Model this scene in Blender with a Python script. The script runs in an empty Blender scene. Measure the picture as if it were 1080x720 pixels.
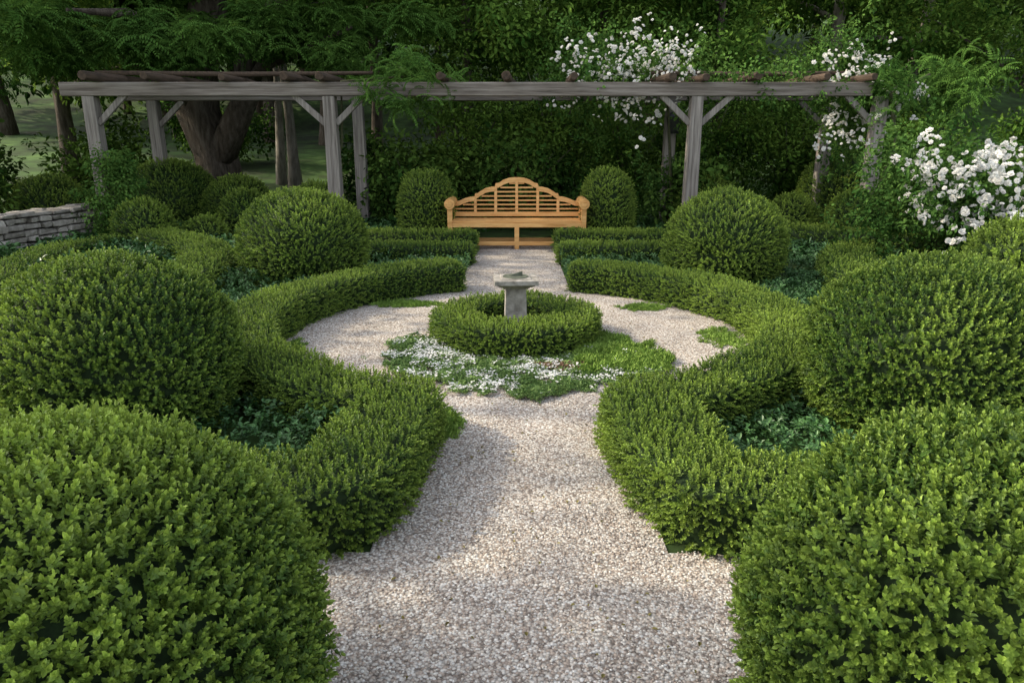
import bpy, math, random
import numpy as np
from mathutils import Vector, noise as mnoise
rng=np.random.default_rng(11); random.seed(5)
scene=bpy.context.scene
# ------------------------------------------------------------------ materials
def newmat(name):
    m=bpy.data.materials.new(name); m.use_nodes=True
    nt=m.node_tree; nt.nodes.clear()
    return m,nt
def N(nt,t,**k):
    n=nt.nodes.new(t)
    for a,b in k.items(): setattr(n,a,b)
    return n
def leafmat(name,dark,light,trans=0.25,rough=0.5,vr=0.5,namt=0.5,gloss=True):
    m,nt=newmat(name); L=nt.links.new
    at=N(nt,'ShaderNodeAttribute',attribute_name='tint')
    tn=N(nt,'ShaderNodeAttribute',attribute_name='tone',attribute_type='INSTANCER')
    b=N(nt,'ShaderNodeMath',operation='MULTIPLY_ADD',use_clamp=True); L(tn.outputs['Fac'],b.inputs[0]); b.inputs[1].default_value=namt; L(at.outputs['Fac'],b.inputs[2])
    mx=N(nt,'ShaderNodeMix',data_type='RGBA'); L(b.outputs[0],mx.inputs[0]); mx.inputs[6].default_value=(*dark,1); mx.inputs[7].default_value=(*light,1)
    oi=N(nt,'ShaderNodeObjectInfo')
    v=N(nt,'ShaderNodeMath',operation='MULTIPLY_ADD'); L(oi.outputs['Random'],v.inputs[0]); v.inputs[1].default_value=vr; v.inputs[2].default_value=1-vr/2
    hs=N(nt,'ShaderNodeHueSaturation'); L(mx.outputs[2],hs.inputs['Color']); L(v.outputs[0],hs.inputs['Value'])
    if gloss:
        p=N(nt,'ShaderNodeBsdfPrincipled'); L(hs.outputs['Color'],p.inputs['Base Color']); p.inputs['Roughness'].default_value=rough; p.inputs['Specular IOR Level'].default_value=0.3
    else:
        p=N(nt,'ShaderNodeBsdfDiffuse'); L(hs.outputs['Color'],p.inputs['Color'])
    out=N(nt,'ShaderNodeOutputMaterial')
    if trans>0:
        tr=N(nt,'ShaderNodeBsdfTranslucent'); hs2=N(nt,'ShaderNodeHueSaturation'); L(hs.outputs['Color'],hs2.inputs['Color']); hs2.inputs['Value'].default_value=1.5; hs2.inputs['Hue'].default_value=0.485
        L(hs2.outputs['Color'],tr.inputs['Color'])
        ms=N(nt,'ShaderNodeMixShader'); ms.inputs[0].default_value=trans
        L(p.outputs[0],ms.inputs[1]); L(tr.outputs[0],ms.inputs[2]); L(ms.outputs[0],out.inputs[0])
    else: L(p.outputs[0],out.inputs[0])
    return m
def noisemat(name,cols,scale=(5,5,5),detail=6,rough=0.8,bump=0.3,bdist=0.01,ns=1.0,lo=.3,hi=.7,rnd=False):
    m,nt=newmat(name); L=nt.links.new
    geo=N(nt,'ShaderNodeNewGeometry'); mp=N(nt,'ShaderNodeMapping'); mp.inputs['Scale'].default_value=scale
    L(geo.outputs['Position'],mp.inputs['Vector'])
    no=N(nt,'ShaderNodeTexNoise'); no.inputs['Scale'].default_value=ns; no.inputs['Detail'].default_value=detail; no.inputs['Roughness'].default_value=.65
    L(mp.outputs[0],no.inputs['Vector'])
    cr=N(nt,'ShaderNodeValToRGB'); L(no.outputs['Fac'],cr.inputs[0])
    e=cr.color_ramp.elements
    while len(e)<len(cols): e.new(0.5)
    for i,c in enumerate(cols):
        e[i].position=lo+(hi-lo)*i/(len(cols)-1); e[i].color=(*c,1)
    p=N(nt,'ShaderNodeBsdfPrincipled'); p.inputs['Roughness'].default_value=rough; p.inputs['Specular IOR Level'].default_value=.25
    col=cr.outputs[0]
    if rnd:
        rp=N(nt,'ShaderNodeMath',operation='MULTIPLY_ADD'); L(geo.outputs['Random Per Island'],rp.inputs[0]); rp.inputs[1].default_value=.8; rp.inputs[2].default_value=.6
        hs=N(nt,'ShaderNodeHueSaturation'); L(col,hs.inputs['Color']); L(rp.outputs[0],hs.inputs['Value']); col=hs.outputs[0]
    L(col,p.inputs['Base Color'])
    if bump>0:
        bp=N(nt,'ShaderNodeBump'); bp.inputs['Strength'].default_value=bump; bp.inputs['Distance'].default_value=bdist
        L(no.outputs['Fac'],bp.inputs['Height']); L(bp.outputs[0],p.inputs['Normal'])
    out=N(nt,'ShaderNodeOutputMaterial'); L(p.outputs[0],out.inputs[0])
    return m
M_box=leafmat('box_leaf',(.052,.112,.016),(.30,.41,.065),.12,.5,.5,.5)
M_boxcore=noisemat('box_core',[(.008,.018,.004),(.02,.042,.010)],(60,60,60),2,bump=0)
M_vinca=leafmat('vinca_leaf',(.035,.095,.026),(.12,.24,.07),0,.4,.5,.5)
M_tree=leafmat('tree_leaf',(.04,.095,.016),(.16,.26,.045),.2,.5,.6,.8,False)
M_dark=leafmat('woodland_leaf',(.024,.06,.012),(.12,.20,.038),0,.55,.7,.9,False)
M_frond=leafmat('frond_leaf',(.035,.09,.018),(.11,.21,.042),.15,.5,.5,.5,False)
M_shrub=leafmat('climber_leaf',(.04,.10,.022),(.13,.23,.05),.15,.5,.5,.5,False)
M_thyme=leafmat('thyme_leaf',(.11,.19,.06),(.28,.39,.13),0,.6,.4,.5,False)
M_thymer=leafmat('thyme_red',(.14,.085,.055),(.25,.16,.11),0,.6,.4,.5,False)
M_grass=leafmat('grass_blade',(.10,.19,.035),(.29,.42,.09),0,.5,.4,.5,False)
M_white=leafmat('white_petal',(.72,.70,.64),(.86,.85,.82),.15,.6,.12,.2,False)
M_litter=leafmat('fallen_leaf',(.12,.09,.03),(.25,.22,.08),0,.6,.8,.8,False)
M_stem=noisemat('stem',[(.04,.05,.02),(.08,.08,.04)],(20,20,20),2,bump=0)
GCOL=[(.575,.505,.43),(.40,.325,.265),(.71,.655,.58),(.51,.42,.345),(.27,.225,.19),(.63,.565,.49),(.78,.74,.675),(.45,.40,.35)]
def pebmat(name):
    m,nt=newmat(name); L=nt.links.new
    oi=N(nt,'ShaderNodeObjectInfo'); cr=N(nt,'ShaderNodeValToRGB'); cr.color_ramp.interpolation='CONSTANT'
    e=cr.color_ramp.elements
    while len(e)<len(GCOL): e.new(.5)
    for i,c in enumerate(GCOL): e[i].position=i/len(GCOL); e[i].color=(*c,1)
    L(oi.outputs['Random'],cr.inputs[0])
    p=N(nt,'ShaderNodeBsdfDiffuse'); L(cr.outputs[0],p.inputs['Color'])
    o=N(nt,'ShaderNodeOutputMaterial'); L(p.outputs[0],o.inputs[0]); return m
M_peb=pebmat('pebble')
def gravelmat():
    m,nt=newmat('gravel'); L=nt.links.new
    geo=N(nt,'ShaderNodeNewGeometry')
    vo=N(nt,'ShaderNodeTexVoronoi'); vo.inputs['Scale'].default_value=92; L(geo.outputs['Position'],vo.inputs['Vector'])
    sp=N(nt,'ShaderNodeSeparateColor'); L(vo.outputs['Color'],sp.inputs[0])
    cr=N(nt,'ShaderNodeValToRGB'); cr.color_ramp.interpolation='CONSTANT'
    e=cr.color_ramp.elements
    while len(e)<len(GCOL): e.new(.5)
    for i,c in enumerate(GCOL): e[i].position=i/len(GCOL); e[i].color=(*c,1)
    L(sp.outputs[0],cr.inputs[0])
    dk=N(nt,'ShaderNodeMapRange'); L(vo.outputs['Distance'],dk.inputs[0]); dk.inputs[1].default_value=.35; dk.inputs[2].default_value=.75; dk.inputs[3].default_value=1.0; dk.inputs[4].default_value=.5
    no=N(nt,'ShaderNodeTexNoise'); no.inputs['Scale'].default_value=1.6; no.inputs['Detail'].default_value=4; L(geo.outputs['Position'],no.inputs['Vector'])
    mr=N(nt,'ShaderNodeMapRange'); L(no.outputs['Fac'],mr.inputs[0]); mr.inputs[1].default_value=.3; mr.inputs[2].default_value=.7; mr.inputs[3].default_value=.80; mr.inputs[4].default_value=1.12
    mu=N(nt,'ShaderNodeMath',operation='MULTIPLY'); L(dk.outputs[0],mu.inputs[0]); L(mr.outputs[0],mu.inputs[1])
    hs=N(nt,'ShaderNodeHueSaturation'); L(cr.outputs[0],hs.inputs['Color']); L(mu.outputs[0],hs.inputs['Value'])
    p=N(nt,'ShaderNodeBsdfDiffuse'); L(hs.outputs[0],p.inputs['Color'])
    inv=N(nt,'ShaderNodeMath',operation='SUBTRACT'); inv.inputs[0].default_value=1; L(vo.outputs['Distance'],inv.inputs[1])
    bp=N(nt,'ShaderNodeBump'); bp.inputs['Strength'].default_value=.8; bp.inputs['Distance'].default_value=.006; L(inv.outputs[0],bp.inputs['Height']); L(bp.outputs[0],p.inputs['Normal'])
    o=N(nt,'ShaderNodeOutputMaterial'); L(p.outputs[0],o.inputs[0]); return m
M_gravel=gravelmat()
M_ground=noisemat('ground_soil_grass',[(.016,.022,.008),(.03,.052,.013),(.05,.10,.022),(.10,.18,.04)],(1,1,1),6,.95,0,.05,.9)
M_woodh=noisemat('weathered_wood_h',[(.085,.07,.058),(.20,.17,.145),(.32,.285,.25)],(1.2,28,28),6,.85,.4,.01)
M_woodv=noisemat('weathered_wood_v',[(.105,.09,.078),(.235,.21,.185),(.37,.335,.30)],(28,28,1.2),6,.85,.4,.01)
M_log=noisemat('log_bark',[(.04,.03,.022),(.11,.075,.052)],(20,3,20),6,.9,.5,.01)
M_teak=noisemat('teak',[(.50,.24,.07),(.68,.37,.13),(.78,.47,.18)],(3,30,30),5,.45,.15,.004)
M_bark=noisemat('bark',[(.035,.028,.02),(.09,.072,.055),(.15,.13,.105)],(14,14,3),6,.95,.9,.04)
M_barkp=noisemat('bark_pale',[(.09,.08,.06),(.20,.18,.145),(.30,.275,.23)],(14,14,3),6,.95,.6,.02)
M_stone=noisemat('field_stone',[(.17,.15,.125),(.32,.29,.25),(.46,.43,.38)],(9,9,9),6,.9,.5,.02,rnd=True)
M_sund=noisemat('sundial_stone',[(.14,.125,.105),(.27,.25,.215),(.40,.37,.33)],(14,14,14),8,.9,.5,.008)
M_bronze=noisemat('bronze',[(.06,.07,.05),(.14,.15,.11)],(20,20,20),4,.5,.2,.002)
M_black=noisemat('black_metal',[(.008,.008,.009),(.02,.02,.022)],(20,20,20),3,.5,.1,.002)
# ------------------------------------------------------------------ leaf pieces
def nrm(v):
    v=np.array(v,float); return v/ (np.linalg.norm(v)+1e-9)
class LB:
    def __init__(s): s.v=[]; s.f=[]; s.t=[]
    def leaf(s,b,d,up,L,W,t,fold=.15,curl=.12):
        b=np.array(b,float); d=nrm(d); sd=nrm(np.cross(d,up)); u=nrm(np.cross(sd,d)); i=len(s.v)
        s.v+= [b, b+d*.32*L+sd*W*.5+u*fold*W, b+d*.72*L+sd*W*.42+u*fold*W-u*curl*L*.3, b+d*L-u*curl*L, b+d*.72*L-sd*W*.42+u*fold*W-u*curl*L*.3, b+d*.32*L-sd*W*.5+u*fold*W]
        s.f+= [(i,i+1,i+2,i+3),(i,i+3,i+4,i+5)]; s.t+=[t]*6
    def mesh(s,name,mat):
        me=bpy.data.meshes.new(name); me.from_pydata([tuple(x) for x in s.v],[],s.f); me.materials.append(mat)
        a=me.attributes.new('tint','FLOAT','POINT'); a.data.foreach_set('value',np.array(s.t,np.float32)); 
        return me
protos=[]
def addp(me): protos.append(me)
def rv(s=1): return rng.normal(size=3)*s
UP=np.array([0,0,1.])
for k in range(4):  # 0-3 box sprig
    b=LB(); n=6
    bend=rv(.12); bend[2]=0
    for j in range(n):
        h=j/(n-1); z=.004+.052*h
        for q in range(2):
            a=j*math.pi/2+q*math.pi+rng.normal()*.3
            el=.45+.7*h+rng.normal()*.18
            d=np.array([math.cos(a)*math.cos(el),math.sin(a)*math.cos(el),math.sin(el)])
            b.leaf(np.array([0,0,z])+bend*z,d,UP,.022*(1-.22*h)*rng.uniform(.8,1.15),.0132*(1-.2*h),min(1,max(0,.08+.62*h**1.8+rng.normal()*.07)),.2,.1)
    addp(b.mesh('bx%d'%k,M_box))
for k in range(2):  # 4-5 vinca
    b=LB()
    for j in range(10):
        a=j*2.4; el=rng.uniform(0,.7)
        d=[math.cos(a)*math.cos(el),math.sin(a)*math.cos(el),math.sin(el)]
        b.leaf([rng.normal()*.01,rng.normal()*.01,.01+.005*j],d,UP,.036*rng.uniform(.8,1.1),.018,rng.uniform(0,1)*.6)
    addp(b.mesh('vi%d'%k,M_vinca))
def cluster(nl,r,L,W,mat,droop=.4):
    b=LB()
    for j in range(nl):
        p=nrm(rv())*r*rng.uniform(.1,1)**.6; d=nrm(p+rv(.3)*r)+np.array([0,0,-droop]);
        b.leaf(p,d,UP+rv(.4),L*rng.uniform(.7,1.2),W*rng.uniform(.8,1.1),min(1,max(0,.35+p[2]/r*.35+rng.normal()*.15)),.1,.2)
    return b.mesh('cl',mat)
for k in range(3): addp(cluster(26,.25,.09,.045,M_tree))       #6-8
for k in range(2):  # 9-10 frond
    b=LB()
    for fr in range(4):
        a=fr*1.57+rng.normal()*.4; Lr=.34*rng.uniform(.8,1.1)
        pos=np.zeros(3); d=nrm([math.cos(a),math.sin(a),.25])
        for j in range(8):
            pos=pos+d*Lr/8; d=nrm(d+np.array([0,0,-.16])); sd=nrm(np.cross(d,UP))
            for sg in (-1,1):
                b.leaf(pos,sd*sg+d*.5+np.array([0,0,-.45]),UP,.085*(1-.05*j),.028,rng.uniform(.2,.8))
        b.leaf(pos,d,UP,.07,.025,.7)
    addp(b.mesh('fr',M_frond))
def tuftleaf(n,L,W,mat,r):
    b=LB()
    for j in range(n):
        a=rng.uniform(0,6.28); el=rng.uniform(.3,1.4)
        d=[math.cos(a)*math.cos(el),math.sin(a)*math.cos(el),math.sin(el)]
        b.leaf([rng.normal()*r,rng.normal()*r,0],d,UP+rv(.2),L*rng.uniform(.6,1.2),W,rng.uniform(0,1))
    return b
addp(tuftleaf(20,.013,.007,M_thyme,.011).mesh('th',M_thyme))   #11
addp(tuftleaf(20,.013,.007,M_thymer,.011).mesh('thr',M_thymer)) #12
b=LB()
for j in range(6):
    c=np.array([rng.normal()*.016,rng.normal()*.016,.022+rng.uniform(0,.01)])
    for q in range(5):
        a=q*1.257; b.leaf(c,[math.cos(a),math.sin(a),.3],UP,.0075,.0065,rng.uniform(.4,1))
addp(b.mesh('wf',M_white)) #13
for k in range(2): #14-15 roses
    b=LB()
    for j in range(4):
        c=rv(.045); ax=nrm(np.array([0,0,1.])+rv(.45)); s1=nrm(np.cross(ax,[1,.3,.1])); s2=np.cross(ax,s1); R=rng.uniform(.028,.042)
        for lay,(n_,el) in enumerate([(6,.15),(5,.65),(4,1.1)]):
            for q in range(n_):
                a=q*6.283/n_+lay*.5+rng.normal()*.1
                d=(s1*math.cos(a)+s2*math.sin(a))*math.cos(el)+ax*math.sin(el)
                b.leaf(c,d,ax,R*(1-.2*lay),R*1.05*(1-.2*lay),.4+.2*lay,-.15,-.15)
    addp(b.mesh('ro',M_white))
for k in range(2): #16-17 grass
    b=LB()
    for j in range(16):
        a=rng.uniform(0,6.28); el=rng.uniform(.8,1.5)
        d=[math.cos(a)*math.cos(el),math.sin(a)*math.cos(el),math.sin(el)]
        b.leaf([rng.normal()*.012,rng.normal()*.012,0],d,UP+rv(.5),.05*rng.uniform(.5,1.2),.004,rng.uniform(0,1),.1,.35)
    addp(b.mesh('gr',M_grass))
import bmesh
for k in range(3): #18-20 pebbles
    bm=bmesh.new(); bmesh.ops.create_icosphere(bm,subdivisions=1,radius=1)
    for v in bm.verts: v.co=Vector((v.co.x*(1+.3*random.random()),v.co.y*(.8+.2*random.random()),v.co.z*(.55+.15*random.random())))
    for f in bm.faces: f.smooth=True
    me=bpy.data.meshes.new('pb'); bm.to_mesh(me); bm.free(); me.materials.append(M_peb); addp(me)
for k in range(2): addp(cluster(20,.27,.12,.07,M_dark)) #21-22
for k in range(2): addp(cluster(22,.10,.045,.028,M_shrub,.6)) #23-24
b=LB(); b.leaf([0,0,0],[1,0,0],UP,.022,.012,.5,.25,.3); addp(b.mesh('li',M_litter)) #25
pcol=bpy.data.collections.new('foliage_pieces')
for i,me in enumerate(protos):
    me.name='foliage_piece_%02d'%i
    pcol.objects.link(bpy.data.objects.new('foliage_piece_%02d'%i,me))
# ------------------------------------------------------------------ geometry nodes scatter
gn=bpy.data.node_groups.new('scatter_pieces','GeometryNodeTree')
gn.interface.new_socket('Geometry',in_out='INPUT',socket_type='NodeSocketGeometry')
gn.interface.new_socket('Geometry',in_out='OUTPUT',socket_type='NodeSocketGeometry')
gi=gn.nodes.new('NodeGroupInput'); go=gn.nodes.new('NodeGroupOutput')
iop=gn.nodes.new('GeometryNodeInstanceOnPoints'); ci=gn.nodes.new('GeometryNodeCollectionInfo'); ci.inputs['Collection'].default_value=pcol
ci.inputs['Separate Children'].default_value=True; ci.inputs['Reset Children'].default_value=True
def na(n,t):
    x=gn.nodes.new('GeometryNodeInputNamedAttribute'); x.data_type=t; x.inputs['Name'].default_value=n; return x.outputs['Attribute']
e2r=gn.nodes.new('FunctionNodeEulerToRotation'); jn=gn.nodes.new('GeometryNodeJoinGeometry')
K=gn.links.new
K(gi.outputs[0],iop.inputs['Points']); K(na('isp','BOOLEAN'),iop.inputs['Selection']); K(ci.outputs[0],iop.inputs['Instance'])
iop.inputs['Pick Instance'].default_value=True; K(na('idx','INT'),iop.inputs['Instance Index'])
K(na('rot','FLOAT_VECTOR'),e2r.inputs[0]); K(e2r.outputs[0],iop.inputs['Rotation']); K(na('scl','FLOAT'),iop.inputs['Scale'])
K(gi.outputs[0],jn.inputs[0]); K(iop.outputs[0],jn.inputs[0]); K(jn.outputs[0],go.inputs[0])
def eul(n):
    n=n/np.linalg.norm(n,axis=1,keepdims=True); r=rng.normal(size=n.shape)
    t=np.cross(n,r); t/=np.linalg.norm(t,axis=1,keepdims=True)+1e-9; b=np.cross(n,t)
    return np.stack([np.arctan2(b[:,2],n[:,2]),np.arcsin(np.clip(-t[:,2],-1,1)),np.arctan2(t[:,1],t[:,0])],1)
TOT={}
def build(name,cv,cf,mats,P,Nn,S,I,matidx=None,smooth=True):
    cv=np.array(cv,float).reshape(-1,3); P=np.array(P,float).reshape(-1,3); nc=len(cv)
    me=bpy.data.meshes.new(name); me.from_pydata(np.concatenate([cv,P]).tolist(),[],[tuple(int(q) for q in f) for f in cf])
    for m in mats: me.materials.append(m)
    if matidx is not None: me.polygons.foreach_set('material_index',np.array(matidx,np.int32))
    if smooth: me.polygons.foreach_set('use_smooth',np.ones(len(cf),bool))
    n=nc+len(P)
    if len(P):
        TOT[name]=TOT.get(name,0)+len(P)
        isp=np.zeros(n,bool); isp[nc:]=True
        rot=np.zeros((n,3),np.float32); rot[nc:]=eul(np.array(Nn,float).reshape(-1,3))
        scl=np.ones(n,np.float32); scl[nc:]=S; idx=np.zeros(n,np.int32); idx[nc:]=I
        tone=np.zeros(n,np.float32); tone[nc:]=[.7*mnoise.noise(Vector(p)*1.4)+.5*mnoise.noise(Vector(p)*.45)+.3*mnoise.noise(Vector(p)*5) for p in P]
        me.attributes.new('isp','BOOLEAN','POINT').data.foreach_set('value',isp)
        me.attributes.new('rot','FLOAT_VECTOR','POINT').data.foreach_set('vector',rot.ravel())
        me.attributes.new('scl','FLOAT','POINT').data.foreach_set('value',scl)
        me.attributes.new('idx','INT','POINT').data.foreach_set('value',idx)
        me.attributes.new('tone','FLOAT','POINT').data.foreach_set('value',tone)
    me.update()
    ob=bpy.data.objects.new(name,me); scene.collection.objects.link(ob)
    if len(P):
        md=ob.modifiers.new('scatter','NODES'); md.node_group=gn
    return ob
def sample(V,F,dens,zmin=0.02):
    V=np.array(V); T=[]
    for f in F:
        for k in range(1,len(f)-1): T.append((f[0],f[k],f[k+1]))
    T=np.array(T); A,B,C=V[T[:,0]],V[T[:,1]],V[T[:,2]]
    cr=np.cross(B-A,C-A); ar=np.linalg.norm(cr,axis=1)/2; n=int(ar.sum()*dens)
    cum=np.cumsum(ar)/ar.sum(); ti=np.minimum(len(T)-1,np.searchsorted(cum,(np.arange(n)+rng.random(n))/n))
    u=rng.random(n); v=rng.random(n); m=u+v>1; u[m]=1-u[m]; v[m]=1-v[m]
    P=A[ti]+(B-A)[ti]*u[:,None]+(C-A)[ti]*v[:,None]; Nn=cr[ti]/(2*ar[ti][:,None]+1e-12)
    k=P[:,2]>zmin
    return P[k],Nn[k]
# ------------------------------------------------------------------ terrain
def TZ(x,y):
    z=0.0
    if y>13.5: z+=.11*(y-13.5)*min(1,(y-13.5)/4)
    if y>30: z+=.20*(y-30)
    if y>115: z-=.31*(y-115)
    if x<-9: z+=.05*(-9-x)
    return z
def TZm(x,y): return TZ(x,y)+(mnoise.noise(Vector((x*.15,y*.15,0)))*.35*min(1,max(0,(y-15)/8)))
xs=np.concatenate([np.linspace(-200,-30,18),np.linspace(-28,28,57),np.linspace(30,200,18)])
ys=np.concatenate([np.linspace(-120,-5,10),np.linspace(-4,50,70),np.linspace(54,200,30)])
v=[(x,y,TZm(x,y)) for y in ys for x in xs]; nx=len(xs)
f=[(j*nx+i,j*nx+i+1,(j+1)*nx+i+1,(j+1)*nx+i) for j in range(len(ys)-1) for i in range(nx-1)]
build('ground',v,f,[M_ground],[],[],[],[])
CX,CY=.05,5.95
# gravel
def ingrav(x,y):
    r=math.hypot(x-CX,y-CY)
    return r<2.1 or (abs(x-CX)<.62 and -3<y<11.9) or (-4<x<4 and -3<y<2.65) or (abs(x-CX)<1.9 and 10.75<y<11.9)
st=.06; gx=np.arange(-4.02,4.03,st); gy=np.arange(-3,12,st)
idm={}; gv=[]; gf=[]
def gid(i,j):
    if (i,j) not in idm:
        idm[(i,j)]=len(gv); x,y=gx[i],gy[j]; gv.append((x,y,.006+.006*mnoise.noise(Vector((x*2,y*2,3)))+.004))
    return idm[(i,j)]
for i in range(len(gx)-1):
    for j in range(len(gy)-1):
        if ingrav(gx[i]+st/2,gy[j]+st/2): gf.append((gid(i,j),gid(i+1,j),gid(i+1,j+1),gid(i,j+1)))
n=50000; Y=1.3+ (rng.random(n)**1.5)*5.2; X=rng.uniform(-2.0,2.0,n)
k=np.array([ingrav(a,b_) and not(2.7<b_<3.9 and abs(a-CX)>.6) and not (a<-.7 and b_<2) and not (a>.8 and b_<2) for a,b_ in zip(X,Y)]); X=X[k];Y=Y[k]
P=np.stack([X,Y,np.full(len(X),.011)],1); nl_=260; Xl=np.concatenate([rng.uniform(-.6,.7,150),CX+1.9*np.cos(rng.uniform(0,6.28,110))*rng.uniform(.5,1,110)]); Yl=np.concatenate([rng.uniform(1.7,4.4,150),CY+rng.uniform(-1.2,1.6,110)])
P=np.concatenate([P,np.stack([Xl,Yl,np.full(nl_,.018)],1)]); np_=len(X)
build('gravel_path',gv,gf,[M_gravel],P,np.tile([0,0,1.],(len(P),1))+rng.normal(size=(len(P),3))*.25,np.concatenate([rng.uniform(.0026,.0058,np_),rng.uniform(.5,1.1,nl_)]),np.concatenate([rng.integers(18,21,np_),np.full(nl_,25)]))
# ------------------------------------------------------------------ box balls and hedges
def ball(name,x,y,r,h,dens=1400,sc=1.0,seed=0,p=2.0,lump=.05):
    bm=bmesh.new(); bmesh.ops.create_icosphere(bm,subdivisions=4,radius=1); bm.verts.index_update()
    cz=h*.44; top=h-cz
    for vv in bm.verts:
        c=vv.co.normalized(); q=(abs(c.x)**p+abs(c.y)**p+abs(c.z)**p)**(-1/p) if p!=2 else 1
        d=c*(.5+.5*q)
        nz=mnoise.noise(Vector((c.x*1.6+seed*7,c.y*1.6,c.z*1.6)))*1.3+mnoise.noise(Vector((c.x*4+seed*3,c.y*4,c.z*4)))*.8
        s=1+lump*nz
        zz=d.z*(top if d.z>0 else cz*1.08)*s
        wd=1 if d.z>0 else (1/max(.35,math.hypot(d.x,d.y)))**.55
        vv.co=Vector((x+d.x*r*s*wd,y+d.y*r*s*wd,cz+zz))
    V=np.array([tuple(q.co) for q in bm.verts]); F=[[q.index for q in ff.verts] for ff in bm.faces]; bm.free()
    P,Nn=sample(V,F,dens); n=len(P)
    P=P+Nn*rng.normal(-.012,.014,n)[:,None]
    D=Nn+rng.normal(size=(n,3))*.36+np.array([0,0,.42])
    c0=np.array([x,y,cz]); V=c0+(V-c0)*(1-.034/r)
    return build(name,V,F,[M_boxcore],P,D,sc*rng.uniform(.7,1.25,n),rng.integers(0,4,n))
def hedge(name,path,w=.5,h=.36,dens=1200,sc=1.05,closed=False,seed=0):
    pts=[Vector((a[0],a[1],0)) for a in path]
    if closed: pts.append(pts[0])
    out=[];step=.09
    seg=[(pts[i+1]-pts[i]).length for i in range(len(pts)-1)]; tot=sum(seg); m=max(4,int(tot/step))
    for k in range(m+(0 if closed else 1)):
        d=tot*k/m; i=0
        while i<len(seg)-1 and d>seg[i]: d-=seg[i]; i+=1
        out.append(pts[i].lerp(pts[i+1],min(1,d/seg[i])))
    m=len(out)
    if not closed:
        for _ in range(2): out=[out[0]]+[(out[i-1]+out[i]*2+out[i+1])/4 for i in range(1,m-1)]+[out[-1]]
    sec=[(-.49,0),(-.5,.25),(-.505,.5),(-.5,.80),(-.485,.96),(-.42,1.02),(-.2,1.02),(0,1.02),(.2,1.02),(.42,1.02),(.485,.96),(.5,.80),(.505,.5),(.5,.25),(.49,0)]
    V=[];F=[];ns=len(sec)
    for i,c in enumerate(out):
        if closed: t=out[(i+1)%m]-out[i-1]
        else: t=out[min(m-1,i+1)]-out[max(0,i-1)]
        t.normalize(); nn=Vector((-t.y,t.x,0)); e=1
        if not closed and (i==0 or i==m-1): e=.95
        for a,b_ in sec:
            q=c+nn*(-a*w*e); z=b_*h*(1 if e==1 else .97)
            nz=mnoise.noise(Vector((q.x*3+seed,q.y*3,z*3)))*.03+mnoise.noise(Vector((q.x*1.2,q.y*1.2+seed,0)))*.03
            V.append((q.x-nn.x*a*2*nz,q.y-nn.y*a*2*nz,z*(1+nz*1.5)))
    for i in range(m if closed else m-1):
        i2=(i+1)%m
        for k in range(ns-1):
            F.append((i*ns+k,i*ns+k+1,i2*ns+k+1,i2*ns+k))
    if not closed:
        F.append(tuple(range(ns-1,-1,-1))); F.append(tuple((m-1)*ns+k for k in range(ns)))
    P,Nn=sample(V,F,dens,.004)
    cen=np.array([[c.x,c.y] for c in out]); 
    dd=((P[:,None,:2]-cen[None])**2).sum(2).argmin(1)
    o=np.concatenate([P[:,:2]-cen[dd],(P[:,2]-h*.5)[:,None]],1); s=np.sign((o*Nn).sum(1)); s[s==0]=1; Nn=Nn*s[:,None]
    n=len(P); P=P+Nn*rng.normal(-.014,.010,n)[:,None]
    D=Nn+rng.normal(size=(n,3))*.32+np.array([0,0,.28])
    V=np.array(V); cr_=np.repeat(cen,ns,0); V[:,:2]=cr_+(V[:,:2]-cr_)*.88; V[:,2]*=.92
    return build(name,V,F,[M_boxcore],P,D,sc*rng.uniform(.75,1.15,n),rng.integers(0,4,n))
for s in (-1,1):
    path=[]
    A0=math.asin(.66/2.22)
    angs=np.linspace(A0,math.pi-A0,40)
    for a in angs: path.append((CX+s*2.22*math.sin(a),CY+2.22*math.cos(a)))
    path+=[(CX+s*.72,3.5),(CX+s*.75,3.1),(CX+s*.79,2.83),(CX+s*.80,2.79),(CX+s*.84,2.77),(CX+s*3.4,2.77)]
    hedge('boxwood_hedge',path,.44,.30,1700,.80,seed=s*3.3)
hedge('sundial_hedge_ring',[(.03+.53*math.cos(a),6.0+.53*math.sin(a)) for a in np.linspace(0,2*math.pi,40)[:-1]],.35,.24,1800,.80,closed=True,seed=9)
for s in (-1,1):
    hedge('parterre_hedge',[(CX+s*.6,9.75),(CX+s*2.6,9.75)],.4,.26,800,1.0,seed=s)
    hedge('parterre_hedge',[(CX+s*.6,10.7),(CX+s*3.6,10.7)],.4,.30,700,1.1,seed=s*2)
hedge('parterre_hedge',[(-3.3,2.9),(-3.6,5),(-3.5,7.6),(-3.7,8.8),(-4.4,9.8),(-5.4,10.7)],.5,.32,700,1.1,seed=4)
hedge('parterre_hedge',[(-5.3,6.5),(-5.9,8.3),(-6.2,9.6),(-5.9,10.6)],.4,.24,650,1.1,seed=5)
hedge('parterre_hedge',[(3.4,2.9),(3.75,5),(3.7,7.6),(4.1,8.7),(4.7,9.5)],.5,.32,700,1.1,seed=6)
hedge('parterre_hedge',[(3.9,11.3),(4.6,10.6),(5.5,9.9),(6.6,9.4)],.5,.36,650,1.1,seed=7)
B='boxwood_ball'
ball(B,-1.16,1.55,.62,.985,3300,.80,1)
ball(B,1.24,1.55,.59,.99,3300,.80,2)
ball(B,-2.34,4.0,.68,1.01,1800,.88,3)
ball(B,2.48,4.0,.69,1.01,1800,.88,4)
ball(B,-2.48,8.5,.72,1.06,1000,1.05,5)
ball(B,2.54,8.5,.68,1.06,1000,1.05,6)
ball('boxwood_topiary',-1.37,11.55,.41,1.15,900,1.1,7,3.2)
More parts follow.
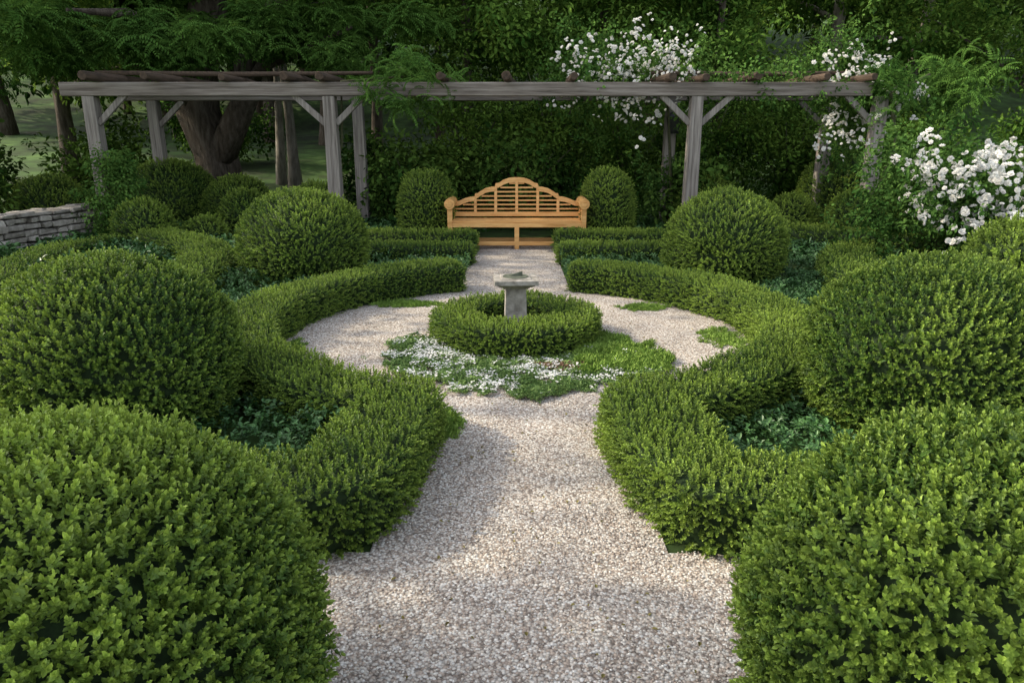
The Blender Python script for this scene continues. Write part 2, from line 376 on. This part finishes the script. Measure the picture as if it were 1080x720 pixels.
ball('boxwood_topiary',1.52,11.55,.40,1.17,900,1.1,8,3.2)
for i,(x,y,r,h) in enumerate([(-5.65,11.0,.40,.74),(-4.85,11.3,.30,.45),(-4.5,12.2,.42,.8),(-8.3,13,.6,1.0),(-6.3,13.4,.75,1.25),(-5.0,13.2,.6,.95),
      (4.6,11.9,.34,.75),(6.2,13.6,.78,1.35),(5.5,11.4,.45,.85),(4.9,12.1,.3,.6),(5.0,6.7,.62,.93),(3.4,12.6,.5,1.0),(-3.3,12.2,.5,.9),(7.5,12.4,.8,1.2)]):
    ball(B,x,y,r,h,600,1.35,20+i)
# ------------------------------------------------------------------ ground cover (vinca)
def scat(n,x0,x1,y0,y1,cond):
    X=rng.uniform(x0,x1,n);Y=rng.uniform(y0,y1,n); k=np.array([cond(a,b_) for a,b_ in zip(X,Y)]); return X[k],Y[k]
def vin(x,y): 
    return abs(x)<.78*y+.6 and math.hypot(x-CX,y-CY)>2.4 and abs(x-CX)>.62 and not ingrav(x,y) and math.hypot(abs(x-.06)-2.4,y-4)>.5 and math.hypot(abs(x-.05)-2.5,y-8.5)>.55
X,Y=scat(25000,-4,4.2,2.9,10.8,vin)
Z=np.array([.06+.12*max(0,.5+mnoise.noise(Vector((a*1.7,b_*1.7,0)))) for a,b_ in zip(X,Y)])*rng.uniform(.4,1.25,len(X))
X2,Y2=scat(12000,-11,11,8,15,lambda x,y: abs(x)<.78*y+1 and (abs(x)>3.9 or y>11) and abs(x-CX)>.6 and y<13.5)
Z2=np.array([TZm(a,b_)+.05+.12*max(0,.5+mnoise.noise(Vector((a*1.1,b_*1.1,0)))) for a,b_ in zip(X2,Y2)])
P=np.concatenate([np.stack([X,Y,Z],1),np.stack([X2,Y2,Z2],1)]); n=len(P)
build('groundcover_vinca',[],[],[],P,np.tile([0,0,1.],(n,1))+rng.normal(size=(n,3))*.35,np.concatenate([rng.uniform(.7,1.15,len(X)),rng.uniform(1.5,2.5,len(X2))]),rng.integers(4,6,n))
# thyme mat with white flowers
def mat_(x,y):
    u=(x-.06)/1.15; w=(y-5.42)/.90
    return math.hypot(u,w)+.22*mnoise.noise(Vector((x*2.6,y*2.6,5)))+.12*mnoise.noise(Vector((x*9,y*9,5)))<1 and math.hypot(x-.03,y-6)>.66
X,Y=scat(17000,-1.4,1.5,4.3,6.6,mat_); n=len(X)
Z=np.array([.010+.04*max(0,.4+mnoise.noise(Vector((a*5,b_*5,0)))) for a,b_ in zip(X,Y)])
I=np.full(n,11)
for i in range(n):
    x,y=X[i],Y[i]; w=mnoise.noise(Vector((x*4,y*4,9)))+.5*mnoise.noise(Vector((x*11,y*11,9)))
    pf=.26+.8*w
    if x>.45: pf-=.15
    if x>.5 and y>4.95: I[i]=16+(i%2); pf-=.3
    if math.hypot((x-.42)/.26,(y-5.12)/.11)<.9+.6*w and rng.random()<.7: I[i]=12; pf-=.2
    if rng.random()<pf*.8: I[i]=13
S=np.where(I==13,rng.uniform(.6,1.1,n),rng.uniform(.9,1.8,n)); S=np.where(I>=16,rng.uniform(.6,1.1,n),S)
build('flowering_thyme',[],[],[],np.stack([X,Y,Z],1),np.tile([0,0,1.],(n,1))+rng.normal(size=(n,3))*.3,S,I)
pt=[]
for (gx_,gy_,rx,ry,nn_) in [(-1.1,7.25,.34,.16,420),(1.35,7.1,.28,.14,320),(1.84,5.95,.20,.30,340),(-.42,4.02,.12,.24,380),(-1.82,5.6,.10,.28,180)]:
    a=rng.uniform(0,6.28,nn_); rr=rng.random(nn_)**.75*(1+.5*np.array([mnoise.noise(Vector((math.cos(t)*2.2+gx_,math.sin(t)*2.2,gy_))) for t in a]))
    pt.append(np.stack([gx_+rx*rr*np.cos(a),gy_+ry*rr*np.sin(a),np.full(nn_,.008)],1))
P=np.concatenate(pt); n=len(P)
build('grass',[],[],[],P,np.tile([0,0,1.],(n,1))+rng.normal(size=(n,3))*.3,rng.uniform(.35,.85,n),rng.integers(16,18,n))
# ------------------------------------------------------------------ hard-surface mesh builder
class MB:
    def __init__(s): s.v=[];s.f=[];s.m=[]
    def hexa(s,c,mi=0):
        i=len(s.v); s.v+=[tuple(q) for q in c]
        s.f+=[(i,i+3,i+2,i+1),(i+4,i+5,i+6,i+7),(i,i+1,i+5,i+4),(i+1,i+2,i+6,i+5),(i+2,i+3,i+7,i+6),(i+3,i,i+4,i+7)]; s.m+=[mi]*6
    def box(s,x0,x1,y0,y1,z0,z1,mi=0): s.hexa([(x0,y0,z0),(x1,y0,z0),(x1,y1,z0),(x0,y1,z0),(x0,y0,z1),(x1,y0,z1),(x1,y1,z1),(x0,y1,z1)],mi)
    def frus(s,x,y,a,z0,b_,z1,mi=0): s.hexa([(x-a,y-a,z0),(x+a,y-a,z0),(x+a,y+a,z0),(x-a,y+a,z0),(x-b_,y-b_,z1),(x+b_,y-b_,z1),(x+b_,y+b_,z1),(x-b_,y+b_,z1)],mi)
    def beam(s,p0,p1,w,h,mi=0):
        p0=Vector(p0);p1=Vector(p1);d=(p1-p0).normalized(); up=Vector((0,0,1)) if abs(d.z)<.9 else Vector((0,1,0))
        sd=d.cross(up).normalized(); u=sd.cross(d)
        c=[]
        for p in (p0,p1):
            for a,b_ in ((-1,-1),(1,-1),(1,1),(-1,1)): c.append(p+sd*a*w/2+u*b_*h/2)
        s.hexa(c,mi)
    def tube(s,pts,rad,n=8,mi=0,rough=0):
        pts=[Vector(p) for p in pts]; i0=len(s.v)
        for k,p in enumerate(pts):
            d=(pts[min(len(pts)-1,k+1)]-pts[max(0,k-1)]).normalized(); a=d.cross(Vector((0.3,1,0.1))).normalized(); b_=d.cross(a)
            for j in range(n):
                t=j*2*math.pi/n; r=rad[k]*(1+rough*mnoise.noise(Vector((math.cos(t)*1.5,math.sin(t)*1.5,p.z*.8+p.x))))
                s.v.append(tuple(p+(a*math.cos(t)+b_*math.sin(t))*r))
        for k in range(len(pts)-1):
            for j in range(n):
                s.f.append((i0+k*n+j,i0+k*n+(j+1)%n,i0+(k+1)*n+(j+1)%n,i0+(k+1)*n+j)); s.m.append(mi)
        s.f.append(tuple(i0+j for j in range(n-1,-1,-1))); s.f.append(tuple(i0+(len(pts)-1)*n+j for j in range(n))); s.m+=[mi,mi]
    def make(s,name,mats,bev=0,smooth=False,P=[],Nn=[],S=[],I=[]):
        o=build(name,s.v,s.f,mats,P,Nn,S,I,s.m,smooth)
        if bev:
            b_=o.modifiers.new('bevel','BEVEL'); b_.width=bev; b_.segments=2; b_.limit_method='ANGLE'
        return o
# bench
b=MB()
prof=[(0,1.06),(.12,1.05),(.21,1.02),(.28,.975),(.335,.965),(.35,.915),(.42,.91),(.50,.89),(.57,.85),(.62,.815),(.66,.81),(.675,.765),(.76,.755),(.84,.73),(.92,.695),(.985,.69)]
def pz(x):
    x=abs(x)
    for (a,za),(c,zc) in zip(prof,prof[1:]):
        if x<=c: return za+(zc-za)*(x-a)/(c-a)
    return .69
def by(z): return .20+.14*(z-.42)
full=[(-x,z) for x,z in prof[::-1]]+prof[1:]
for (xa,za),(xb,zb) in zip(full,full[1:]):
    t=.075
    b.hexa([(xa,by(za-t)-.025,za-t),(xb,by(zb-t)-.025,zb-t),(xb,by(zb-t)+.025,zb-t),(xa,by(za-t)+.025,za-t),(xa,by(za)-.025,za),(xb,by(zb)-.025,zb),(xb,by(zb)+.025,zb),(xa,by(za)+.025,za)])
b.box(-1.0,1.0,by(.49)-.022,by(.49)+.022,.455,.525)
z=.57
while z<.97:
    w=max([x for x in np.linspace(0,.98,99) if pz(x)-.07>z+.012]+[0])
    if w>.1: b.box(-w,w,by(z)-.010,by(z)+.010,z-.0125,z+.0125)
    z+=.066
for x in (-.66,-.335,0,.335,.66):
    zt=pz(x)-.06; wd=.022
    b.hexa([(x-wd,by(.5)-.018,.52),(x+wd,by(.5)-.018,.52),(x+wd,by(.5)+.018,.52),(x-wd,by(.5)+.018,.52),(x-wd,by(zt)-.018,zt),(x+wd,by(zt)-.018,zt),(x+wd,by(zt)+.018,zt),(x-wd,by(zt)+.018,zt)])
for k in range(6): b.box(-1.0,1.0,-.27+k*.079,-.27+k*.079+.068,.405,.43)
b.box(-1.0,1.0,-.285,-.255,.335,.402); b.box(-1.0,1.0,.17,.20,.335,.402)
b.box(-1.0,1.0,-.283,-.235,.055,.115); b.box(-1.0,1.0,.16,.20,.055,.115)
for s in (-1,1):
    x=s*1.03
    b.box(x-.037,x+.037,-.29,-.215,0,.64); b.box(x-.037,x+.037,.16,.235,0,.68)
    b.box(x-.03,x+.03,-.215,.16,.34,.40); b.box(x-.03,x+.03,-.215,.16,.06,.11)
    b.tube([(x,-.33,.69),(x,.28,.69)],[.08,.08],16)
    b.tube([(x,-.338,.69),(x,-.331,.69)],[.045,.045],14)
    for k in range(3): b.box(x-.012,x+.012,-.215,.16,.46+k*.07,.49+k*.07)
b.box(-.035,.035,-.284,-.22,0,.334); b.box(-.035,.035,.165,.23,0,.334)
o=b.make('garden_bench',[M_teak],.006); o.location=(.075,11.3,.012); 
# sundial
b=MB()
b.frus(0,0,.17,0,.165,.08); b.frus(0,0,.135,.08,.115,.11); b.frus(0,0,.096,.11,.086,.455); b.frus(0,0,.10,.455,.12,.475); b.frus(0,0,.13,.475,.17,.50); b.box(-.185,.185,-.185,.185,.501,.54)
b.frus(0,0,.13,.54,.125,.546); b.tube([(0,0,.546),(0,0,.552)],[.11,.11],24,1)
b.hexa([(-.06,-.004,.552),(.06,-.004,.552),(.06,.004,.552),(-.06,.004,.552),(.035,-.003,.587),(.06,-.003,.592),(.06,.003,.592),(.035,.003,.587)],1)
o=b.make('sundial',[M_sund,M_bronze],.008); o.location=(.03,6.0,0); o.rotation_euler=(0,0,.05)
# pergola
b=MB(); F_,Bk=11.4,13.3
b.box(-6.80,5.42,F_-.10,F_+.10,2.28,2.475,0)
b.box(-6.85,5.6,Bk-.09,Bk+.09,2.30,2.49,0)
pxs=[-6.4,-2.77,2.80,5.60]
for x in pxs:
    for yy in (F_,Bk):
        xx=x+(.03 if yy==Bk else 0)
        b.frus(xx,yy,.105,0,.09,2.278 if yy==F_ else 2.298,1)
        for s in (-1,1):
            if abs(x)>5 and (s*x>0): continue
            if yy==Bk and abs(x)<5: continue
            b.beam((xx+s*.08,yy-.02,1.88),(xx+s*.54,yy-.02,2.30),.06,.09,1)
for x in (-6.1,-5.2,-4.35,-3.4,-2.85,-.95,0,.95,2.25,2.75,3.6,4.6,5.3):
    e=random.uniform(-.12,.12); r=random.uniform(.050,.070)
    b.tube([(x+e,F_-.38+e,2.475+r),(x+e/2,12.3,2.49+r),(x-e,Bk+.35,2.49+r)],[r,r*1.05,r*.9],9,2,.2)
for (xa,xb) in ((-6.6,-2.2),(2.2,5.3)):
    b.tube([(xa,12.0,2.66),((xa+xb)/2,12.05,2.64),(xb,12.0,2.66)],[.035,.045,.03],8,2,.2)
b.make('pergola',[M_woodh,M_woodv,M_log],.01)
# lantern
b=MB(); b.frus(0,0,.055,0,.06,.03); b.frus(0,0,.05,.03,.075,.20,1)
for s in (-1,1):
    for t in (-1,1): b.beam((s*.052,t*.052,.03),(s*.078,t*.078,.205),.012,.012)
b.frus(0,0,.09,.205,.03,.27); b.tube([(0,0,.27),(0,0,.32)],[.012,.012],8); b.tube([(0,0,.30),(0,.06,.33),(0,.11,.30)],[.008,.008,.008],6)
o=b.make('lantern',[M_black,noisemat('smoked_glass',[(.03,.03,.03),(.05,.05,.05)],rough=.15,bump=0)],.003); o.location=(2.84,13.05,1.74); o.scale=(1.35,1.35,1.35)
# stone wall
b=MB(); p0=Vector((-8.7,5.5,0)); p1=Vector((-6.75,12.1,0)); d=(p1-p0).normalized(); nn=Vector((d.y,-d.x,0)); Lw=(p1-p0).length
z=-.05
while z<.58:
    hh=random.uniform(.06,.12)
    for (oa,ob_) in ((.0,.24),(-.24,-.01)):
        t=-random.uniform(0,.2)
        while t<Lw:
            l=random.uniform(.10,.34); fr=random.uniform(-.035,.035); g=.008
            a=p0+d*(t+g); c=p0+d*(t+l-g); zt=z+hh-g+random.uniform(-.014,.014)
            q=[]
            for zz in (z+g,zt):
                for pp,o_ in ((a,ob_+fr),(c,ob_+fr+random.uniform(-.02,.02)),(c,oa),(a,oa)):
                    w=pp+nn*o_; q.append((w.x+random.uniform(-.012,.012),w.y+random.uniform(-.02,.02),zz+random.uniform(-.012,.012)))
            b.hexa(q); t+=l
    z+=hh
b.make('stone_wall',[M_stone],.014)
# ------------------------------------------------------------------ trees
def tree(name,x,y,H,r,lean=(0,0),nl=8,z0=.35,spread=2.5,nc=1400,kinds=(6,9),sc=(1,1.6),mat=M_bark,wob=.25,drop=.3,cont=None,sig=.45,up=.6):
    b=cont or MB(); g=TZm(x,y); base=Vector((x,y,g-.15)); m=10; pts=[];rad=[]
    ph=random.uniform(0,9)
    for k in range(m+1):
        t=k/m
        pts.append(base+Vector((lean[0]*t*H+wob*math.sin(t*4+ph)*t,lean[1]*t*H+wob*math.cos(t*5+ph)*t,t*H)))
        rad.append(r*((1-t)**.8*.85+.12)*(1+.5*max(0,.12-t)/.12))
    b.tube(pts,rad,10,0,.35)
    P=[];Nn=[]
    per=nc//nl
    for j in range(nl):
        t=z0+(1-z0)*(j+random.random()*.7)/nl; k=min(m-1,int(t*m)); s0=pts[k].lerp(pts[k+1],t*m-k)
        a=j*2.4+random.uniform(-.4,.4); L=spread*(1.1-.5*t)*random.uniform(.75,1.2)
        dirv=Vector((math.cos(a),math.sin(a),up*random.uniform(.5,1.3))).normalized(); lp=[s0]; 
        for q in range(5):
            dirv=(dirv+Vector((random.uniform(-.2,.2),random.uniform(-.2,.2),random.uniform(-.15,.1)-drop*.15))).normalized(); lp.append(lp[-1]+dirv*L/5)
        r0=rad[k]*.55
        b.tube(lp,[r0*(1-q/5.5) for q in range(6)],6,0,.2)
        lpa=np.array([list(w) for w in lp])
        nsub=6
        for c in range(nsub):
            u=rng.uniform(.3,1.05)*5; ku=min(4,int(u)); cpt=lpa[ku]+(lpa[ku+1]-lpa[ku])*(u-ku)+rng.normal(size=3)*np.array([.5,.5,.25])*spread*.3
            n_=per//nsub
            off=rng.normal(size=(n_,3))*np.array([1,1,.55])*sig*spread*.42*rng.uniform(.6,1.2)
            P.append(cpt+off); Nn.append(off*.6+np.array([0,0,.8]))
    P=np.concatenate(P);Nn=np.concatenate(Nn)+rng.normal(size=(len(P),3))*.35
    k=P[:,2]>g+.2; P=P[k];Nn=Nn[k]; n=len(P)
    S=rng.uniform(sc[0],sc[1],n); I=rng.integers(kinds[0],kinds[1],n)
    if cont is not None: return P,Nn,S,I
    return b.make(name,[mat],0,True,P,Nn,S,I)
# old twisted tree at left
b=MB(); g=TZm(-6.2,15.6)
b.tube([(-6.3,15.6,g-.2),(-6.15,15.6,g+.5),(-6.3,15.6,1.4),(-6.55,15.6,2.2),(-6.4,15.5,3.0),(-6.0,15.4,4.2),(-5.6,15.3,6.0),(-5.4,15,8)],[.62,.46,.42,.40,.36,.30,.22,.1],14,0,.5)
b.tube([(-6.2,15.5,1.2),(-5.75,15.4,1.9),(-5.4,15.3,2.5),(-5.3,15.2,3.2),(-4.6,15,4.1),(-3.9,14.8,5.3)],[.30,.27,.24,.22,.18,.08],12,0,.4)
b.tube([(-6.5,15.5,2.3),(-7.2,15.2,3.0),(-7.9,14.8,3.5),(-9,14.3,3.9)],[.24,.19,.15,.08],10,0,.4)
b.tube([(-5.4,15.3,2.6),(-4.9,14.9,3.0),(-4.0,14.3,3.2),(-2.9,13.9,3.6)],[.13,.11,.08,.04],8,0,.4)
b.tube([(-6.0,15.2,3.2),(-6.3,14.2,3.6),(-6.6,13.2,3.7),(-7.0,12.2,3.6)],[.14,.12,.09,.04],8,0,.4)
P=[]
for (cx,cy,cz,sx,sy,sz,n_) in [(-8.6,14,3.5,.9,.7,.28,360),(-7.2,12.9,3.4,.7,.6,.25,260),(-5.4,13.6,3.35,.6,.6,.25,200),(-4.0,14.2,3.5,.8,.6,.3,360),(-2.9,13.8,3.5,.6,.5,.35,260),(-9.5,13.2,2.9,.6,.6,.3,200),
      (-6,14.5,5,2.5,1.2,.7,800),(-3.6,14.5,5.5,1.5,1.2,.7,500),(-9,14.5,5,1.5,1.2,.7,500),(-6,15,7,2.5,1.5,.8,500)]:
    nsub=max(3,n_//60)
    for c in range(nsub):
        cc=np.array([cx,cy,cz])+rng.normal(size=3)*np.array([sx,sy,sz]); P.append(cc+rng.normal(size=(n_//nsub,3))*np.array([.28,.28,.14]))
P=np.concatenate(P); n=len(P)
b.make('old_tree',[M_bark],0,True,P,np.tile([0,0,1.],(n,1))+rng.normal(size=(n,3))*.35,rng.uniform(.7,1.2,n),rng.integers(9,11,n))
tree('tree',-5.15,17.3,9,.13,(-.01,0),8,.45,2.2,600,mat=M_barkp)
tree('tree',-5.85,18.5,9,.11,(0.01,0),8,.45,2.0,500,mat=M_barkp)
tree('tree',-3.5,19.0,10,.16,(.02,0),9,.35,2.6,800)
tree('tree',-1.0,16.5,8,.14,(.03,0),10,.18,2.4,1000,kinds=(6,9))
tree('tree',1.9,17.2,9,.17,(.01,0),10,.2,2.6,1100)
tree('tree',4.6,16.4,8,.13,(-.02,0),10,.18,2.5,1000)
tree('tree',7.4,18.0,10,.2,(.06,0),10,.3,2.8,800,mat=M_barkp)
tree('tree',9.3,18.5,10,.17,(.12,0),9,.35,2.6,700,mat=M_barkp)
tree('tree',11.5,16.5,9,.18,(0,0),9,.15,2.8,800)
tree('tree',-10.5,17.5,9,.2,(0,0),9,.22,2.8,600)
tree('tree',-13.5,14.5,9,.2,(0,0),9,.3,3,300)
tree('tree',14.5,14.5,9,.2,(0,0),9,.15,3,600)
# unseen trees added off-frame left to break the sun into dapples
tree('tree',-11.0,1.2,12,.18,(0,0),12,.3,2.8,420,(21,23),(1.3,2.0))
tree('tree',-12.2,5.4,13,.13,(0,0),12,.35,2.6,100,(21,23),(1.2,1.8))
tree('tree',-11.5,10.6,13,.16,(0,0),12,.3,3.0,360,(21,23),(1.3,2.0))
tree('tree',-12.5,14.0,12,.20,(0,0),12,.3,3.0,300,(21,23),(1.3,2.0))
# understory shrubs behind pergola
def shrub(name,x,y,w,h,n_,kinds=(6,9),sc=(.7,1.2),dy=.6):
    b=MB(); g=TZm(x,y); P=[]
    for j in range(9):
        a=random.uniform(0,6.28); ex=x+math.cos(a)*w*random.uniform(.2,.9); ey=y+math.sin(a)*dy*random.uniform(.2,.9); ez=g+h*random.uniform(.5,1)
        mid=Vector(((x+ex)/2-.1*math.cos(a)*w,(y+ey)/2,g+(ez-g)*.65))
        b.tube([(x+random.uniform(-.15,.15),y,g-.05),mid,(ex,ey,ez)],[.03,.022,.008],6,0,.2)
        for c in range(4):
            t=random.uniform(.25,1.05); q=np.array([x+(ex-x)*t,y+(ey-y)*t,g+(ez-g)*t])+rng.normal(size=3)*[.2*w,.15,.15]
            P.append(q+rng.normal(size=(n_//36,3))*np.array([.22*w,.2,.16*h*.7]))
    P=np.concatenate(P); P=P[P[:,2]>g+.05]; n=len(P)
    return b.make(name,[M_stem],0,True,P,np.tile([0,0,.9],(n,1))+rng.normal(size=(n,3))*.5,rng.uniform(sc[0],sc[1],n),rng.integers(kinds[0],kinds[1],n))
for (x,y,w,h,n_,kd) in [(-.9,14.6,1.1,2.6,380,(6,9)),(.9,14.9,1.2,2.9,420,(6,9)),(2.2,14.3,.9,2.4,350,(6,9)),(3.9,14.6,1.2,2.8,420,(6,9)),(5.6,15,1.2,2.6,450,(6,9)),
    (7.4,14.0,1.3,2.4,500,(6,9)),(9.3,13,1.4,2.3,500,(6,9)),(10.5,11,1.4,2.2,500,(6,9)),(-8.6,15.5,1.0,1.6,300,(21,23)),(-10.3,13.5,1.2,1.8,300,(21,23)),(-9.2,11.8,.9,1.2,260,(21,23)),
    (3.3,12.9,.7,1.3,200,(21,23)),(-1.9,13.6,.8,1.4,200,(21,23)),(.3,13.9,1.2,1.5,250,(21,23)),(-8.5,21,1.6,1.6,260,(21,23)),(-2.8,15.5,.8,1.6,250,(21,23))]:
    shrub('woodland_shrub',x,y,w,h,n_,kd)
# distant woodland mass
b=MB(); PP=[];NN=[];SS=[];II=[]
for k in range(56):
    y=24+ (k/56)*30+random.uniform(-1.5,1.5); x=random.uniform(-1,1)*(.8*y+4)
    if k<7: x=-21+k*3.0+random.uniform(-.6,.6); y=27+random.uniform(-1.5,1.5)
    p,nn_,s,i_=tree('',x,y,random.uniform(9,13),random.uniform(.12,.3),(random.uniform(-.04,.04),0),8,.24,3.4,200,(21,23),(2.2,3.8) ,cont=b,sig=.6)
    PP.append(p);NN.append(nn_);SS.append(s);II.append(i_)
b.make('woodland_trees',[M_bark],0,True,np.concatenate(PP),np.concatenate(NN),np.concatenate(SS),np.concatenate(II))
# ------------------------------------------------------------------ roses and vines
def blob(c,s,n_): return np.array(c)+rng.normal(size=(n_,3))*np.array(s)
def plant(name,leafblobs,flowerblobs,canes,lk=(23,25),lsc=(.8,1.5),fsc=(.8,1.3)):
    b=MB()
    for cpts,r in canes: b.tube(cpts,[r*(1-.6*i/len(cpts)) for i in range(len(cpts))],6,0,.3)
    LP=np.concatenate([blob(*q) for q in leafblobs]); LP=LP[LP[:,2]>.05]
    n=len(LP); P=[LP]; Nn=[np.tile([0,-.2,.8],(n,1))+rng.normal(size=(n,3))*.5]; S=[rng.uniform(*lsc,n)]; I=[rng.integers(lk[0],lk[1],n)]
    if flowerblobs:
        FP=np.concatenate([blob(*q) for q in flowerblobs]); n=len(FP); P.append(FP); Nn.append(np.tile([0,-.7,.6],(n,1))+rng.normal(size=(n,3))*.4); S.append(rng.uniform(*fsc,n)); I.append(rng.integers(14,16,n))
    P=np.concatenate(P)
    return b.make(name,[M_stem],0,True,P,np.concatenate(Nn),np.concatenate(S),np.concatenate(I))
lb=[];fb=[];cn=[]
for k in range(34):
    c=(rng.uniform(4.7,8.0),rng.uniform(8.4,9.8),rng.uniform(.4,1.45)); lb.append((c,(.28,.25,.22),55))
    cn.append(([(6+rng.normal()*.3,9.1,0),((6+c[0])/2,9.1,c[2]*.7),c],.015))
for k in range(120):
    c=(4.65+3.3*rng.random(),rng.uniform(7.95,9.0),rng.uniform(.6,1.62)); fb.append((c,(.15,.12,.08),int(rng.integers(2,6))))
plant('rose_bush',lb,fb,cn,fsc=(.8,1.4))
lb=[((x,12+rng.normal()*.4,2.6+.15*rng.normal()),(.25,.3,.15),14) for x in np.linspace(1.2,5.4,20)]
lb+=[((rng.uniform(2.2,3.2),12.9,z),(.15,.15,.2),16) for z in np.linspace(.4,1.4,5)]+[((rng.uniform(.8,2.4),12.9,rng.uniform(1.9,3.4)),(.3,.3,.25),26) for k in range(10)]+[((rng.uniform(4.9,6),12.3,rng.uniform(1.4,3.1)),(.25,.25,.25),26) for k in range(10)]
fb=[((rng.uniform(.8,2.9),rng.uniform(11.6,12.4),rng.uniform(1.85,3.2)),(.22,.15,.15),int(rng.integers(3,8))) for k in range(40)]+[((rng.uniform(4.8,5.9),rng.uniform(11.5,12),rng.uniform(1.5,3.0)),(.18,.12,.15),4) for k in range(20)]+[((rng.uniform(5.6,6.4),11.4,rng.uniform(2.0,2.4)),(.15,.1,.1),3) for k in range(3)]
plant('climbing_rose',lb,fb,[([(2.9,12.8,0),(2.75,12.7,1.2),(2.6,12.6,2.5),(1.5,12.3,2.7)],.03),([(5.9,11.6,0),(5.8,11.6,1.3),(5.6,11.8,2.5),(4.2,12,2.65)],.03)],fsc=(.65,1.2))
lb=[((rng.uniform(5.6,7.0),rng.uniform(11.2,12.4),rng.uniform(2.2,2.75)),(.22,.25,.16),16) for k in range(16)]
plant('wisteria_vine',lb,[],[([(5.9,11.3,0),(5.65,11.2,.8),(5.85,11.25,1.6),(5.7,11.3,2.3),(6.4,11.6,2.6)],.045)],(9,11),(.55,.9))
lb=[((rng.uniform(-2.1,-1.2),rng.uniform(11.2,12.2),rng.uniform(2.35,2.8)),(.18,.2,.13),9) for k in range(10)]+[((-1.75,11.2,2.2),(.17,.1,.12),16)]
plant('wisteria_vine',lb,[],[([(-2.6,11.55,0),(-2.9,11.55,.8),(-2.65,11.5,1.6),(-2.6,11.5,2.5),(-1.5,11.8,2.6)],.03)],(9,11),(.55,.85))
lb=[((-6.25+.12*rng.normal(),11.2,z),(.13+.08*(1.3-z),.12,.1),22) for z in np.linspace(.1,1.35,11)]
plant('climbing_vine',lb,[],[([(-6.2,11.2,0),(-6.3,11.25,.8),(-6.35,11.27,1.5)],.02)])
print('INSTANCES',TOT)
# ------------------------------------------------------------------ light, camera
el=math.radians(36); az=math.radians(-84)
dirv=Vector((math.sin(az)*math.cos(el),math.cos(az)*math.cos(el),math.sin(el)))
sd=bpy.data.lights.new('sun','SUN'); sd.energy=4.6; sd.angle=math.radians(.6); sd.color=(1,.88,.66)
so=bpy.data.objects.new('sun',sd); so.rotation_euler=dirv.to_track_quat('Z','Y').to_euler(); so.location=(-10,20,20); scene.collection.objects.link(so)
w=bpy.data.worlds.new('World'); scene.world=w; w.use_nodes=True; nt=w.node_tree
sky=nt.nodes.new('ShaderNodeTexSky'); sky.sky_type='NISHITA'; sky.sun_disc=False; sky.sun_elevation=el; sky.sun_rotation=az; sky.dust_density=2.5; sky.ozone_density=.7
hs=nt.nodes.new('ShaderNodeHueSaturation'); hs.inputs['Saturation'].default_value=.45
bg=nt.nodes['Background']; nt.links.new(sky.outputs[0],hs.inputs['Color']); nt.links.new(hs.outputs[0],bg.inputs[0]); bg.inputs[1].default_value=.40
cam=bpy.data.cameras.new('camera'); cam.lens=25; cam.sensor_width=36; cam.clip_end=1000
co=bpy.data.objects.new('camera',cam); co.location=(0,0,1.7); co.rotation_euler=(math.radians(90-16.1),0,0); scene.collection.objects.link(co); scene.camera=co
scene.view_settings.view_transform='Standard'; scene.view_settings.look='None'; scene.view_settings.exposure=0
